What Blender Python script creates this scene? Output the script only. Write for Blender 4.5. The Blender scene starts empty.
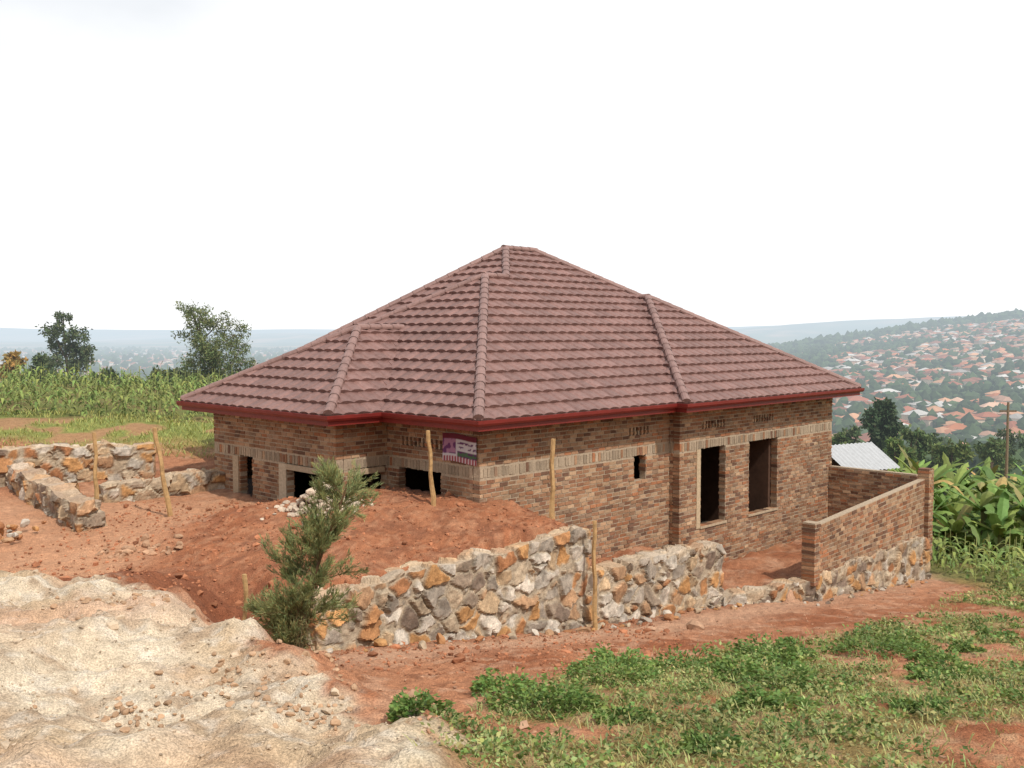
import bpy, math, random, bmesh
import numpy as np
from mathutils import Vector, kdtree
random.seed(7); R=np.random.RandomState(11)
scene=bpy.context.scene
scene.view_settings.view_transform='Standard'; scene.view_settings.look='None'; scene.view_settings.exposure=0

# ------------------------------------------------------------------ helpers
def lin1(c):
    c=c/255.0
    return c/12.92 if c<=0.04045 else ((c+0.055)/1.055)**2.4
def C(r,g,b,k=1.5): return np.array([lin1(r)/k,lin1(g)/k,lin1(b)/k])
def sm(e0,e1,v):
    t=np.clip((v-e0)/(e1-e0),0,1); return t*t*(3-2*t)
def _h(ix,iy,seed):
    n=(ix*374761393+iy*668265263+seed*974634777)&0x7fffffff
    n=((n^(n>>13))*1274126177)&0x7fffffff
    return ((n^(n>>16))&0xffff)/65535.0
def vnoise(x,y,seed=0):
    ix=np.floor(x).astype(np.int64); iy=np.floor(y).astype(np.int64)
    fx=x-ix; fy=y-iy; fx=fx*fx*(3-2*fx); fy=fy*fy*(3-2*fy)
    a=_h(ix,iy,seed);b=_h(ix+1,iy,seed);c=_h(ix,iy+1,seed);d=_h(ix+1,iy+1,seed)
    return (a*(1-fx)+b*fx)*(1-fy)+(c*(1-fx)+d*fx)*fy
def fbm(x,y,sc=1.0,o=4,seed=0):
    s=0;a=1;t=0
    for i in range(o):
        s=s+a*vnoise(x*sc*2**i+17.3*i,y*sc*2**i-9.1*i,seed+i); t+=a; a*=.5
    return s/t

def painted_haze(nt,shader_out,scale=2800.0):  # paints haze into the material: a glowing tint that grows with distance
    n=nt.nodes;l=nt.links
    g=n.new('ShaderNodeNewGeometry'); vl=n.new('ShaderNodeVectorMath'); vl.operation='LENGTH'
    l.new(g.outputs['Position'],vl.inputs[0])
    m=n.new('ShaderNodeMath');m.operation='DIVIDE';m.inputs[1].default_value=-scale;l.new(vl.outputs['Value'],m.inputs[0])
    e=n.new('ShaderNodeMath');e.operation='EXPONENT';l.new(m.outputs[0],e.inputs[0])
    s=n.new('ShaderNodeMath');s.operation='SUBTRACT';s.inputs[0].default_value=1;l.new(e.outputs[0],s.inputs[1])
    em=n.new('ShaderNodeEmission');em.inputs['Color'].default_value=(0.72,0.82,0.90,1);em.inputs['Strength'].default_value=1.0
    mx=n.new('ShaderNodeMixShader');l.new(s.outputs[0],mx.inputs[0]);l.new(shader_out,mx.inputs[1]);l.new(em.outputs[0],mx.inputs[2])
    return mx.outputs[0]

def mat_vc(name,rough=.9,nscale=12.0,namt=.35,bump=.3,bscale=25.0,bdist=.02,haze=False,transl=0.0,spec=.2,n2=None):
    m=bpy.data.materials.new(name);m.use_nodes=True;nt=m.node_tree;n=nt.nodes;l=nt.links
    p=n['Principled BSDF'];p.inputs['Roughness'].default_value=rough
    p.inputs['Specular IOR Level'].default_value=spec
    at=n.new('ShaderNodeAttribute');at.attribute_name='Col'
    tc=n.new('ShaderNodeTexCoord')
    nz=n.new('ShaderNodeTexNoise');nz.inputs['Scale'].default_value=nscale;nz.inputs['Detail'].default_value=3;nz.inputs['Roughness'].default_value=.65
    l.new(tc.outputs['Object'],nz.inputs['Vector'])
    mr=n.new('ShaderNodeMapRange');mr.inputs['From Min'].default_value=.3;mr.inputs['From Max'].default_value=.7
    mr.inputs['To Min'].default_value=1-namt;mr.inputs['To Max'].default_value=1+namt
    l.new(nz.outputs['Fac'],mr.inputs['Value'])
    mul=n.new('ShaderNodeVectorMath');mul.operation='SCALE';l.new(at.outputs['Color'],mul.inputs[0]);l.new(mr.outputs[0],mul.inputs['Scale'])
    col=mul.outputs[0]
    if n2:
        z2=n.new('ShaderNodeTexNoise');z2.inputs['Scale'].default_value=n2[0];z2.inputs['Detail'].default_value=2;l.new(tc.outputs['Object'],z2.inputs['Vector'])
        r2=n.new('ShaderNodeMapRange');r2.inputs['From Min'].default_value=.35;r2.inputs['From Max'].default_value=.65;r2.inputs['To Min'].default_value=1-n2[1];r2.inputs['To Max'].default_value=1+n2[1]
        l.new(z2.outputs['Fac'],r2.inputs['Value'])
        m2=n.new('ShaderNodeVectorMath');m2.operation='SCALE';l.new(col,m2.inputs[0]);l.new(r2.outputs[0],m2.inputs['Scale']);col=m2.outputs[0]
    l.new(col,p.inputs['Base Color'])
    if bump>0:
        nb=n.new('ShaderNodeTexNoise');nb.inputs['Scale'].default_value=bscale;nb.inputs['Detail'].default_value=3;nb.inputs['Roughness'].default_value=.7
        l.new(tc.outputs['Object'],nb.inputs['Vector'])
        bp=n.new('ShaderNodeBump');bp.inputs['Strength'].default_value=bump;bp.inputs['Distance'].default_value=bdist
        l.new(nb.outputs['Fac'],bp.inputs['Height']);l.new(bp.outputs[0],p.inputs['Normal'])
    out=p.outputs[0]
    if transl>0:
        t=n.new('ShaderNodeBsdfTranslucent');l.new(col,t.inputs['Color'])
        mx=n.new('ShaderNodeMixShader');mx.inputs[0].default_value=transl;l.new(out,mx.inputs[1]);l.new(t.outputs[0],mx.inputs[2]);out=mx.outputs[0]
    if haze: out=painted_haze(nt,out)
    l.new(out,n['Material Output'].inputs['Surface'])
    return m

class MB:
    def __init__(s): s.v=[];s.f=[];s.c=[];s.n=0
    def add(s,v,f,c):
        v=np.asarray(v,float).reshape(-1,3); f=np.asarray(f)
        c=np.asarray(c,float)
        if c.ndim==1: c=np.tile(c,(len(v),1))
        s.v.append(v); s.f.extend((f+s.n).tolist()); s.c.append(c); s.n+=len(v)
    def box(s,x0,x1,y0,y1,z0,z1,c):
        v=[(x0,y0,z0),(x1,y0,z0),(x1,y1,z0),(x0,y1,z0),(x0,y0,z1),(x1,y0,z1),(x1,y1,z1),(x0,y1,z1)]
        s.add(v,BF,c)
    def obj(s,name,mat,parent=None,smooth=False,loc=None,rotz=0):
        me=bpy.data.meshes.new(name)
        v=np.concatenate(s.v) if s.v else np.zeros((0,3))
        me.from_pydata(v.tolist(),[],s.f); me.update()
        ca=me.color_attributes.new('Col','FLOAT_COLOR','POINT')
        cc=np.ones((len(v),4),np.float32); cc[:,:3]=np.concatenate(s.c); ca.data.foreach_set('color',cc.ravel())
        if smooth: me.polygons.foreach_set('use_smooth',[True]*len(me.polygons))
        me.materials.append(mat)
        o=bpy.data.objects.new(name,me); scene.collection.objects.link(o)
        if parent: o.parent=parent
        if loc is not None: o.location=loc
        o.rotation_euler[2]=rotz
        return o
BF=np.array([(0,3,2,1),(4,5,6,7),(0,1,5,4),(1,2,6,5),(2,3,7,6),(3,0,4,7)])
def empty(name,loc=(0,0,0),rz=0):
    e=bpy.data.objects.new(name,None);e.location=loc;e.rotation_euler[2]=rz;scene.collection.objects.link(e);return e

OX,OY=-.65,19.15; ANG=math.atan2(.714,.7)
cu,su=math.cos(ANG),math.sin(ANG)
def ab(x,y):
    dx=x-OX;dy=y-OY
    return dx*cu+dy*su, -dx*su+dy*cu
def W(a,b): return (OX+a*cu-b*su, OY+a*su+b*cu)

# ------------------------------------------------------------------ terrain
def sandmask(x,y):
    xb=np.interp(y,[0,7.5,9,10.9,12.5,13.6,14.5],[.1,-.85,-1.55,-2.85,-4.2,-5.8,-8.])
    e=(fbm(x,y,1.1,4,5)-.5)*1.3+(fbm(x,y,5,3,15)-.5)*.9
    return (1-sm(-.2,.3,x-xb+e))*(1-sm(13.6,14.4,y+e*.8+.05*(x+6)))
def H(x,y):
    x=np.asarray(x,float);y=np.asarray(y,float)
    base=np.where(y<19,4.4-.22*y,.22-.15*(y-19))
    base=np.where(y>40,-2.93-.135*(y-40),base)
    L=np.interp(y,[-5,0,7,12.5,14,15.6],[4.6,4.4,3.05,2.66,2.50,2.02])+.95*sm(23,31,y)+.03*np.clip(-8-x,0,20)
    hp=sm(4,6.5,y)*(1-sm(13.5,15,y))
    rid=1-2*np.abs(fbm(x,y,.75,4,3)-.5)
    L=L+(.45*(fbm(x,y,.6,3,13)-.5)+.45*(rid-.78)+.20*(fbm(x,y,2.6,3,23)-.5))*hp
    L=np.where(y>49,L-.125*(y-49),L)
    xb=np.interp(y,[0,7.5,9,10.9,12.5,14,16],[.3,-1.1,-1.9,-3.3,-4.6,-5.3,-5.3])
    wd=np.interp(y,[0,20,30,60],[1.5,1.5,15,40])
    wl=1-sm(0,1,(x-xb)/wd+(fbm(x,y,1.6,3,19)-.5)*.5*(y<20))
    near=base*(1-wl)+L*wl
    a,b=ab(x,y)
    M=2.06+.58*np.exp(-((x+3.1)/4.6)**2-((y-20.3)/2.7)**2)+.22*(fbm(x,y,1.1,4,9)-.5)
    wm=sm(-1.45,-1.25,b)*sm(-6.6,-4.2,a)*(1-sm(1.25,1.4,a))*(1-sm(3.4,6.0,b))
    near=near*(1-wm)+M*wm
    near=np.where((b>-1.35)&(a>1.32)&(a<6.2)&(b<10.7),.75,near)
    near=np.where(((b>-1.45)&(a>=6.2)&(a<8.4)&(b<1))|((b>-2.4)&(a>=7.9)&(a<15.2)&(b<1)),-.12+.16*(fbm(x,y,1.5,3,2)-.5),near)
    near=np.where((a>.7)&(b>.7)&(a<15.2)&(b<10.7),.1,near)
    near=np.where((a>-.7)&(b>3.7)&(b<8.3)&(a<1),.1,near)
    Y=np.maximum(y,1.0);k=np.clip(x/Y,-1.2,1.2)
    floor=-55+6*(fbm(x,y,.004,3,21)-.5)
    c1=np.interp(k,[-.6,-.1,.15,.24,.30,.40,.512,.8],[-55,-55,-50,-34,-18,4,32,65])
    c2=np.interp(k,[-.8,-.55,-.35,-.2,.2,.3,.4,.512,.8],[-70,-58,-40,-22,15,50,82,110,140])
    t1=np.clip((y-430)/1300,0,1); hill=floor+(c1+14*(fbm(x,y,.004,4,33)-.5)-floor)*t1
    t1b=sm(1730,2700,y); hill=hill*(1-t1b)+(-60)*t1b
    t2=sm(3200,6000,y); hill=hill+(c2+80*(fbm(x,y,.0011,4,44)-.5)-hill)*t2
    t3=sm(6400,9000,y); hill=hill+((22+90*(fbm(x,y,.0006,3,50)-.5))+np.clip(k,0,1)*150-hill)*t3
    h=np.maximum(near,hill)
    h=np.where(y<430,np.maximum(near,floor),h)
    nf=(1-sm(40,80,y))*sm(-1,3,y)
    h=h+nf*(.12*(fbm(x,y,1.7,4,7)-.5)+.09*(fbm(x,y,6,3,8)-.5)+.05*(fbm(x,y,14,2,18)-.5))
    return h
def geo(start,step,ratio,end):
    out=[];p=start;s=step
    while p<end:
        s*=ratio;p+=s;out.append(p)
    return out
xs=np.concatenate([np.arange(-14,-7,.12),np.arange(-7,6,.055),np.arange(6,14.001,.12)])
xs=np.concatenate([-np.array(geo(14,.13,1.06,9000))[::-1],xs,np.array(geo(14,.13,1.06,9000))])
ys=np.concatenate([[-60,-30,-15,-8,-4,-1,1,2.5,4,5],np.arange(5.5,16,.055),np.arange(16,30,.12),np.array(geo(30,.13,1.04,9500))])
X,Y=np.meshgrid(xs,ys); Z=H(X,Y)
x=X.ravel();y=Y.ravel();z=Z.ravel()
a,b=ab(x,y)
red=C(198,138,102); red2=C(172,108,74); pale=C(216,170,138); sand=C(234,214,186); sand2=C(210,182,148); green=C(124,130,68)
n1=fbm(x,y,.7,4,60);n2=fbm(x,y,3.0,4,61);n4=fbm(x,y,9.0,3,63)
def mixc(c0,c1,w): w=np.clip(w,0,1)[:,None]; return c0*(1-w)+c1*w
col=mixc(np.tile(red,(len(x),1)),red2,sm(.4,.65,n1))
col=mixc(col,pale,sm(.5,.7,n2)*.6)
col=mixc(col,C(144,90,62),sm(.56,.73,n4)*.55)
moundm=sm(-1.45,-1.25,b)*sm(-6.8,-4.8,a)*(1-sm(1.3,1.5,a))*(b<3.5)
col=mixc(col,C(184,118,82),moundm*.55)
col=mixc(col,C(140,84,58),moundm*sm(.42,.6,n2)*.6)
col=mixc(col,C(208,152,116),moundm*sm(.5,.68,n4)*.6)
flank=np.exp(-((x+4.9)/1.5)**2-((y-14.4)/1.5)**2)
col=mixc(col,C(138,80,54),np.clip(flank*1.2,0,.8))
col=mixc(col,C(222,168,130),(1-sm(-7,-5.6,x))*sm(14.5,16,y)*(1-sm(22,25,y))*.75)
sm_=sandmask(x,y)
sc=mixc(np.tile(sand,(len(x),1)),sand2,sm(.45,.66,n1)*.9); sc=mixc(sc,C(186,158,130),sm(.52,.7,n2)*.75); sc=mixc(sc,C(242,230,212),sm(.55,.7,n4)*.5);sc=mixc(sc,C(202,158,122),sm(.50,.68,fbm(x,y,.5,3,66))*.6)
col=mixc(col,sc,sm_)
pathm=np.exp(-((b+2.6)/.8)**2)*(b<-1.5)
col=mixc(col,C(222,178,146),pathm*.7)
def grassedge(x): return np.interp(x,[-1.2,-.5,.2,1.4,2.6,4.4,7.8,11.7,14,30],[6.0,9.3,10.4,14.0,13.8,15.4,19.6,24.4,26,30])
gpat=fbm(x,y,.85,4,70)
gm=sm(-.6,.5,grassedge(x)-y+(n1-.5)*2.5)*sm(-.9,0,x+(n1-.5)*1.0)
gd=gm*sm(.36,.52,gpat)
col=mixc(col,C(142,134,80),gd*.75)
col=mixc(col,C(198,160,120),gm*sm(.52,.64,n2)*.5)
lf=sm(26.5,29,y+(n1-.5)*3)*(1-sm(2,9,x)); col=mixc(col,mixc(np.tile(C(150,156,84),(len(x),1)),C(186,144,104),sm(.5,.62,n1)),lf)
col=mixc(col,C(110,114,62),lf*sm(31,33,y)*(1-sm(60,90,y))*.7)
rf=np.maximum(sm(11.8,13.2,x+(n1-.5)*1.5)*sm(22,26,y),sm(33,36,y)); col=mixc(col,mixc(np.tile(green,(len(x),1)),C(160,140,86),sm(.5,.7,n1)),rf*.9*(1-lf))
farw=sm(60,200,y); nf2=fbm(x,y,.012,5,80)
fc=mixc(np.tile(C(92,110,64),(len(x),1)),C(188,150,116),sm(.52,.64,nf2)); fc=mixc(fc,C(60,78,46),sm(.48,.36,nf2)*.5)
col=mixc(col,fc,farw)
inh=((a>.7)&(b>.7)&(a<15.2)&(b<10.7))|((a>-.7)&(b>3.7)&(b<8.3)&(a<1)); col[inh]=C(90,70,60)
nx,ny=len(xs),len(ys)
idx=np.arange(nx*ny).reshape(ny,nx)
F=np.stack([idx[:-1,:-1],idx[:-1,1:],idx[1:,1:],idx[1:,:-1]],-1).reshape(-1,4)
g=MB();g.add(np.stack([x,y,z],1),F,col)
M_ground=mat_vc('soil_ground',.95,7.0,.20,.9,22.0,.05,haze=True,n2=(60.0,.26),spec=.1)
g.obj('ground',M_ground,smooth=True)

# ------------------------------------------------------------------ materials
M_brick=mat_vc('fired_brick',.9,30,.22,.6,60,.008,spec=.15,n2=(1.1,.15))
M_mortar=mat_vc('mortar',.95,18,.2,.5,50,.01)
M_roof=mat_vc('roof_tile_metal',.55,1.3,.10,.25,90,.004,spec=.35,n2=(14,.12))
M_fascia=mat_vc('red_fascia_paint',.45,3,.12,.05,30,.003,spec=.4)
M_stone=mat_vc('rubble_stone',.9,14,.25,.7,30,.02,n2=(50,.15))
M_rock=mat_vc('loose_rock',.9,10,.2,.6,25,.02)
M_wood=mat_vc('rough_timber',.85,14,.25,.4,40,.008)
M_leaf=mat_vc('leaves',.6,5,.15,0,haze=False,transl=.25,spec=.3)
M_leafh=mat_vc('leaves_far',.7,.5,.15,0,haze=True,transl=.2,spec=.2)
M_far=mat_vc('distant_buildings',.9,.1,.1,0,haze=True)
M_plain=mat_vc('painted_sheet',.6,6,.08,.1,30,.003)
M_dark=mat_vc('interior_plaster',.95,4,.2,.2,10,.01)

# ------------------------------------------------------------------ brick walls
KB=1.4
brickc=[C(174,134,104,KB),C(162,120,92,KB),C(190,152,120,KB),C(150,108,84,KB),C(180,142,112,KB),C(196,162,130,KB),C(130,98,80,KB),C(170,128,98,KB),C(166,136,112,KB),C(180,124,90,KB)]
mortc=C(190,170,146,KB)
def brick_wall(mb,mc,P,d,nrm,L,z0,z1,ops=(),th=.2,band=None,zslope=0.0,rh=.093):
    P=np.array(P,float);d=np.array(d,float);nrm=np.array(nrm,float)
    def blk(s0,s1,o0,o1,za,zb,c,m,jit=0):
        q=[]
        for zz in (za,zb):
            for (s,o) in ((s0,o0),(s1,o0),(s1,o1),(s0,o1)):
                p=P+d*s-nrm*o
                zt=zz+(zslope*s*(zz-z0)/(z1-z0) if zslope else 0)
                q.append((p[0],p[1],zt))
        q=np.array(q)
        if jit: q+=R.uniform(-jit,jit,q.shape)
        m.add(q,BF,c)
    E=.014
    ss={0.012,L-.012};zs={z0,z1-.004}
    for o in ops:
        ss.update([max(.012,o[0]-E),min(L-.012,o[1]+E)]);zs.update([max(z0,o[2]-E),min(z1,o[3]+E)])
    ss=sorted(ss);zs=sorted(zs)
    for i in range(len(ss)-1):
        for j in range(len(zs)-1):
            cs=(ss[i]+ss[i+1])/2;cz=(zs[j]+zs[j+1])/2
            if any(o[0]-E<cs<o[1]+E and o[2]-E<cz<o[3]+E for o in ops): continue
            blk(ss[i],ss[i+1],.010,th-.010,zs[j],zs[j+1],mortc,mc)
    def emit(s0,s1,za,zb,c,j=.004):
        pr=random.uniform(-.007,.006)
        segs=[(s0,s1)]
        cz=(za+zb)/2
        for o in ops:
            if o[2]<cz<o[3]:
                ns=[]
                for (p,q) in segs:
                    if q<=o[0] or p>=o[1]: ns.append((p,q));continue
                    if p<o[0]: ns.append((p,o[0]))
                    if q>o[1]: ns.append((o[1],q))
                segs=ns
        for (p,q) in segs:
            if q-p>.035: blk(p+random.uniform(-.006,.006) if p>.02 else p,q,pr,th-pr,za,zb,c,mb,j)
    z=z0;r=0
    while z+rh*.8<=z1+.03:
        if band and band[0]-.03<z+rh/2<band[1]+.03:
            z+=rh;r+=1;continue
        s=-random.uniform(0,.03)-(.12 if r%2 else 0)
        while s<L:
            w=.215+random.uniform(-.014,.014)
            c=random.choice(brickc)*random.uniform(.8,1.1)
            p=max(0,s);q=min(L,s+w)
            if q-p>.03: emit(p,q,z+.011,min(z+rh-.011,z1),c,.005)
            s+=w+.023
        z+=rh;r+=1
    if band:
        s=.01
        while s<L-.05:
            c=C(188,168,144,KB)*random.uniform(.7,1.04)
            if random.random()<.25: c=random.choice(brickc)
            emit(s,min(L,s+.083),band[0]+random.uniform(-.008,.008),band[1]+random.uniform(-.012,.008),c,.006); s+=.105
house=empty('brick_house',(OX,OY,0),ANG)
bw=MB();mc=MB()
BAND=(3.0,3.2)
def vents(s0,n,z0=3.5,z1=3.68,st=.14,w=.065): return [(s0+i*st,s0+i*st+w,z0,z1) for i in range(n)]
brick_wall(bw,mc,(.6,.6),(1,0),(0,-1),6.6,-.3,4.09,[(5.15,5.6,2.4,3.0)]+vents(4.95,6),band=BAND)
ops=[(.95,2.1,1.0,3.0),(3.3,4.8,1.0,3.0)]+vents(1.0,8)+vents(3.5,8)
brick_wall(bw,mc,(7.2,.3),(1,0),(0,-1),8.1,-.3,4.09,ops,band=BAND)
brick_wall(bw,mc,(7.2,.802),(0,-1),(-1,0),.30,-.3,4.09,[],band=BAND)
brick_wall(bw,mc,(.6,.803),(0,1),(-1,0),2.8,-.3,4.09,[(1.0,2.4,1.2,3.0)]+vents(.95,10),band=BAND)
brick_wall(bw,mc,(-.8,3.6),(0,1),(-1,0),5.2,-.3,4.09,[(.3,1.9,.9,3.0),(3.4,3.95,.9,3.0)],band=BAND)
brick_wall(bw,mc,(-.598,3.6),(1,0),(0,-1),1.39,-.3,4.09,[(.25,1.15,1.2,3.0)],band=BAND)
brick_wall(bw,mc,(-.598,8.8),(1,0),(0,1),1.4,-.3,4.09,[],band=BAND)
brick_wall(bw,mc,(15.3,.502),(0,1),(1,0),10.3,-.3,4.09,[],band=BAND)
bw.obj('brick_walls',M_brick,house); mc.obj('mortar_core',M_mortar,house)
it=MB()
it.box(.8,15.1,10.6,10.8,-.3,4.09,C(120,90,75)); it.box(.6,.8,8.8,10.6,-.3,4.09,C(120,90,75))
it.box(.8,15.1,4.4,4.55,-.3,4.08,C(90,66,54)); it.box(3.6,3.75,.82,4.39,-.3,4.08,C(100,74,60)); it.box(7.4,7.55,.82,4.39,-.3,4.08,C(100,74,60));it.box(11.9,12.05,.52,4.39,.3,4.08,C(100,74,60))  # partitions added inside to keep the window openings dark
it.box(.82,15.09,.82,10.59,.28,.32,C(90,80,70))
it.obj('back_walls_and_added_partitions',M_dark,house)
cn=MB();cc=C(196,174,146,KB)
cn.box(-.83,-.62,5.5,5.8,.1,2.985,C(206,188,162,KB)); cn.box(-.83,-.62,7.6,7.85,.1,2.985,C(196,174,146,KB))
cn.box(-.835,-.6,3.75,5.5,2.86,2.985,C(192,172,146,KB)); cn.box(-.4,.5,3.57,3.8,2.86,2.985,C(186,164,136,KB))
cn.box(7.95,8.12,.285,.42,.95,2.99,C(206,182,150,KB))
cn.box(8.12,9.35,.27,.36,.93,.985,cc); cn.box(10.45,12.05,.27,.36,.93,.985,cc)
cn.obj('concrete_posts_and_sills',M_mortar,house)

# ------------------------------------------------------------------ roof
ZE=4.27;TM=.595
rf=MB()
def roof_face(org,e,n,left,right,Rm,m=TM,zo=ZE,dr=.355,dx=.06):
    org=np.array(org,float);e=np.array(e,float);n=np.array(n,float)
    k=0;r=-.05
    sl=math.sqrt(1+m*m);nz=1/sl;nh=-m/sl
    while r<Rm-.01:
        r2=min(r+dr,Rm)
        ra=max(r,0)
        lo=min(left(ra),left(r2));hi=max(right(ra),right(r2))
        ph=(k%2)*.18
        cs=np.arange(math.floor(lo/dx)*dx,hi+dx,dx)
        if len(cs)<2: break
        fr=((cs+ph)/.36)%1.0
        w=.050*np.clip(np.sin(np.pi*fr),0,1)**.6*(1.25-.7*fr)
        tr=_h(np.floor((cs+ph)/.36+1e-4).astype(np.int64),np.full(len(cs),k),5)
        def row(rr,up,fl):
            xx=np.clip(cs,left(max(fl,0)),right(max(fl,0)))
            pz=zo+m*rr
            p=org[None,:]+e[None,:]*xx[:,None]+n[None,:]*rr
            return np.stack([p[:,0]+n[0]*nh*up,p[:,1]+n[1]*nh*up,pz+nz*up],1),xx
        A,xa=row(r,np.zeros(len(cs)),ra)
        B,_=row(r,w+.045,ra)
        Cc,xc=row(r2,w*.45+.002,r2)
        N=len(cs)
        col=C(148,112,104)[None,:]*(.84+.30*tr)[:,None]
        v=np.concatenate([A,B,Cc]);cl=np.concatenate([col,col,col])
        i=np.arange(N-1)
        keep=~((np.abs(xa[1:]-xa[:-1])<1e-6)&(np.abs(xc[1:]-xc[:-1])<1e-6))
        i=i[keep]
        f=np.concatenate([np.stack([i,i+1,i+1+N,i+N],1),np.stack([i+N,i+1+N,i+1+2*N,i+2*N],1)])
        rf.add(v,f,cl)
        r=r2 if r>=0 else r+dr
        k+=1
roof_face((0,0),(1,0),(0,1),lambda r:(r if r<5.36 else r+.8),lambda r:15.75-r*6.75/7,7)
roof_face((0,-.3),(1,0),(0,1),lambda r:6.6+r,lambda r:15.8-r,4.6)
roof_face((6.6,0),(0,1),(1,0),lambda r:-.3+r,lambda r:r+.05,4.6)
roof_face((0,0),(0,1),(1,0),lambda r:r,lambda r:10.72-r,5.36)
roof_face((.8,0),(0,1),(1,0),lambda r:r,lambda r:11.4-r*4.4/7,7)
roof_face((-1.4,0),(0,1),(1,0),lambda r:3+r,lambda r:9.2-r*3.2/3,3)
roof_face((0,3),(1,0),(0,1),lambda r:-1.4+r,lambda r:r+.05,3)
roof_face((0,9.2),(1,0),(0,-1),lambda r:-1.4+r,lambda r:r+.05,3.2,m=TM*3/3.2)
AP=TM*7
roof_face((15.75,0),(0,1),(-1,0),lambda r:r*7/6.75,lambda r:11.4-r*4.4/6.75,6.75,m=AP/6.75)
roof_face((0,11.4),(1,0),(0,-1),lambda r:.8+r*7/4.4,lambda r:15.75-r*6.75/4.4,4.4,m=AP/4.4)
roof_face((0,10.72),(1,0),(0,-1),lambda r:r,lambda r:r+.8,5.36)
rf.obj('tiled_roof',M_roof,house)
cp=MB()
def cap(p0,p1,r0=.115,r1=.10,sl=.38):
    p0=Vector(p0);p1=Vector(p1);d=(p1-p0);L=d.length;d.normalize()
    up=Vector((0,0,1));sd=d.cross(up).normalized();u2=sd.cross(d).normalized()
    n=max(1,int(round(L/sl)));K=9
    for i in range(n):
        A=p0+d*(L*i/n);B=p0+d*(L*(i+1)/n+.03)
        v=[]
        for (q,rr) in ((A,r0),(B,r1)):
            for j in range(K):
                t=-.45+ (math.pi+.9)*j/(K-1)
                v.append(tuple(q+sd*(rr*math.cos(t))+u2*(rr*math.sin(t)*.85+.04)))
        f=[(j,j+1,K+j+1,K+j) for j in range(K-1)]
        cp.add(v,f,C(158,124,116)*random.uniform(.92,1.08))
    K=9;v=[tuple(p0+sd*(r0*math.cos(-.45+(math.pi+.9)*j/(K-1)))+u2*(r0*math.sin(-.45+(math.pi+.9)*j/(K-1))*.85+.04)-d*.005) for j in range(K)]
    cp.v.append(np.array(v));cp.c.append(np.tile(C(140,108,100),(K,1)));cp.f.append([cp.n+j for j in range(K)]);cp.n+=K
def Pz(a_,b_,r): return (a_,b_,ZE+TM*r)
cap(Pz(0,0,0),Pz(5.36,5.36,5.36));cap(Pz(0,10.72,0),Pz(5.36,5.36,5.36));cap(Pz(5.3,5.36,5.36),Pz(6.16,5.36,5.36))
cap(Pz(6.16,5.36,5.36),Pz(7.8,7,7));cap(Pz(7.7,7,7),Pz(9.1,7,7));cap(Pz(15.75,0,0),Pz(9,7,7));cap(Pz(.8,11.4,0),Pz(7.8,7,7))
cap(Pz(6.6,-.3,0),Pz(11.2,4.3,4.6));cap(Pz(15.8,-.3,0),Pz(11.2,4.3,4.6));cap(Pz(11.2,4.25,4.6),Pz(11.2,4.6,4.6))
cap(Pz(-1.4,3,0),Pz(1.6,6,3));cap(Pz(-1.4,9.2,0),Pz(1.6,6,3));cap(Pz(1.55,6,3),Pz(3.0,6,3))
cp.obj('ridge_caps',M_roof,house,smooth=False)
poly=[(-1.4,3),(0,3),(0,0),(6.6,0),(6.6,-.3),(15.8,-.3),(15.8,11.4),(.8,11.4),(.8,10.72),(0,10.72),(0,9.2),(-1.4,9.2)]
prof=[(0,4.05),(.025,4.05),(.025,4.15),(.09,4.155),(.12,4.20),(.125,4.265),(.105,4.27),(.09,4.20),(.02,4.19),(.0,4.26)]
fs=MB();n=len(poly);ring=[]
for i in range(n):
    p=np.array(poly[i]);a0=np.array(poly[i-1]);a1=np.array(poly[(i+1)%n])
    d0=(p-a0)/np.linalg.norm(p-a0);d1=(a1-p)/np.linalg.norm(a1-p)
    n0=np.array([d0[1],-d0[0]]);n1_=np.array([d1[1],-d1[0]])
    m=(n0+n1_); m=m/ (m@n0) 
    ring.append([(p[0]+m[0]*o,p[1]+m[1]*o,zz) for o,zz in prof])
v=[q for r_ in ring for q in r_];K=len(prof)
f=[(i*K+j,((i+1)%n)*K+j,((i+1)%n)*K+j+1,i*K+j+1) for i in range(n) for j in range(K-1)]
fs.add(v,f,C(134,44,38,1.45));fs.obj('red_fascia_and_gutter',M_fascia,house)
sf=MB();sf.add([(p[0],p[1],4.10) for p in poly],[list(range(n))],C(130,90,70));sf.obj('soffit',M_dark,house)

# ------------------------------------------------------------------ banner
bn=MB();NX,NY=48,24
vv=[];cl=[]
for j in range(NY+1):
    for i in range(NX+1):
        u=i/NX;w=j/NY
        vv.append((.575+.018*math.sin(u*9+w*3)*(.3+w*.3), .66+1.05*(1-u), 3.28+.58*w+.02*math.sin(u*5)))
        c=C(228,224,228)
        if w>.82: c=C(120,40,60)
        elif w<.2: c=C(170,60,70) if (i//2)%2 else C(225,205,210)
        elif u<.4 and w>.25: c=C(120,70,120) if vnoise(np.array(u*14),np.array(w*8),3)>.5 else C(190,140,170)
        elif u>.45 and (j%4)<2 and vnoise(np.array(u*22.),np.array(float(j)),8)>.4: c=C(110,60,110)
        elif u>.45 and w<.4: c=C(90,120,90)
        cl.append(c)
f=[(j*(NX+1)+i,j*(NX+1)+i+1,(j+1)*(NX+1)+i+1,(j+1)*(NX+1)+i) for j in range(NY) for i in range(NX)]
bn.add(vv,f,np.array(cl));bn.obj('advertising_banner',M_plain,loc=(OX,OY,0),rotz=ANG)

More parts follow.
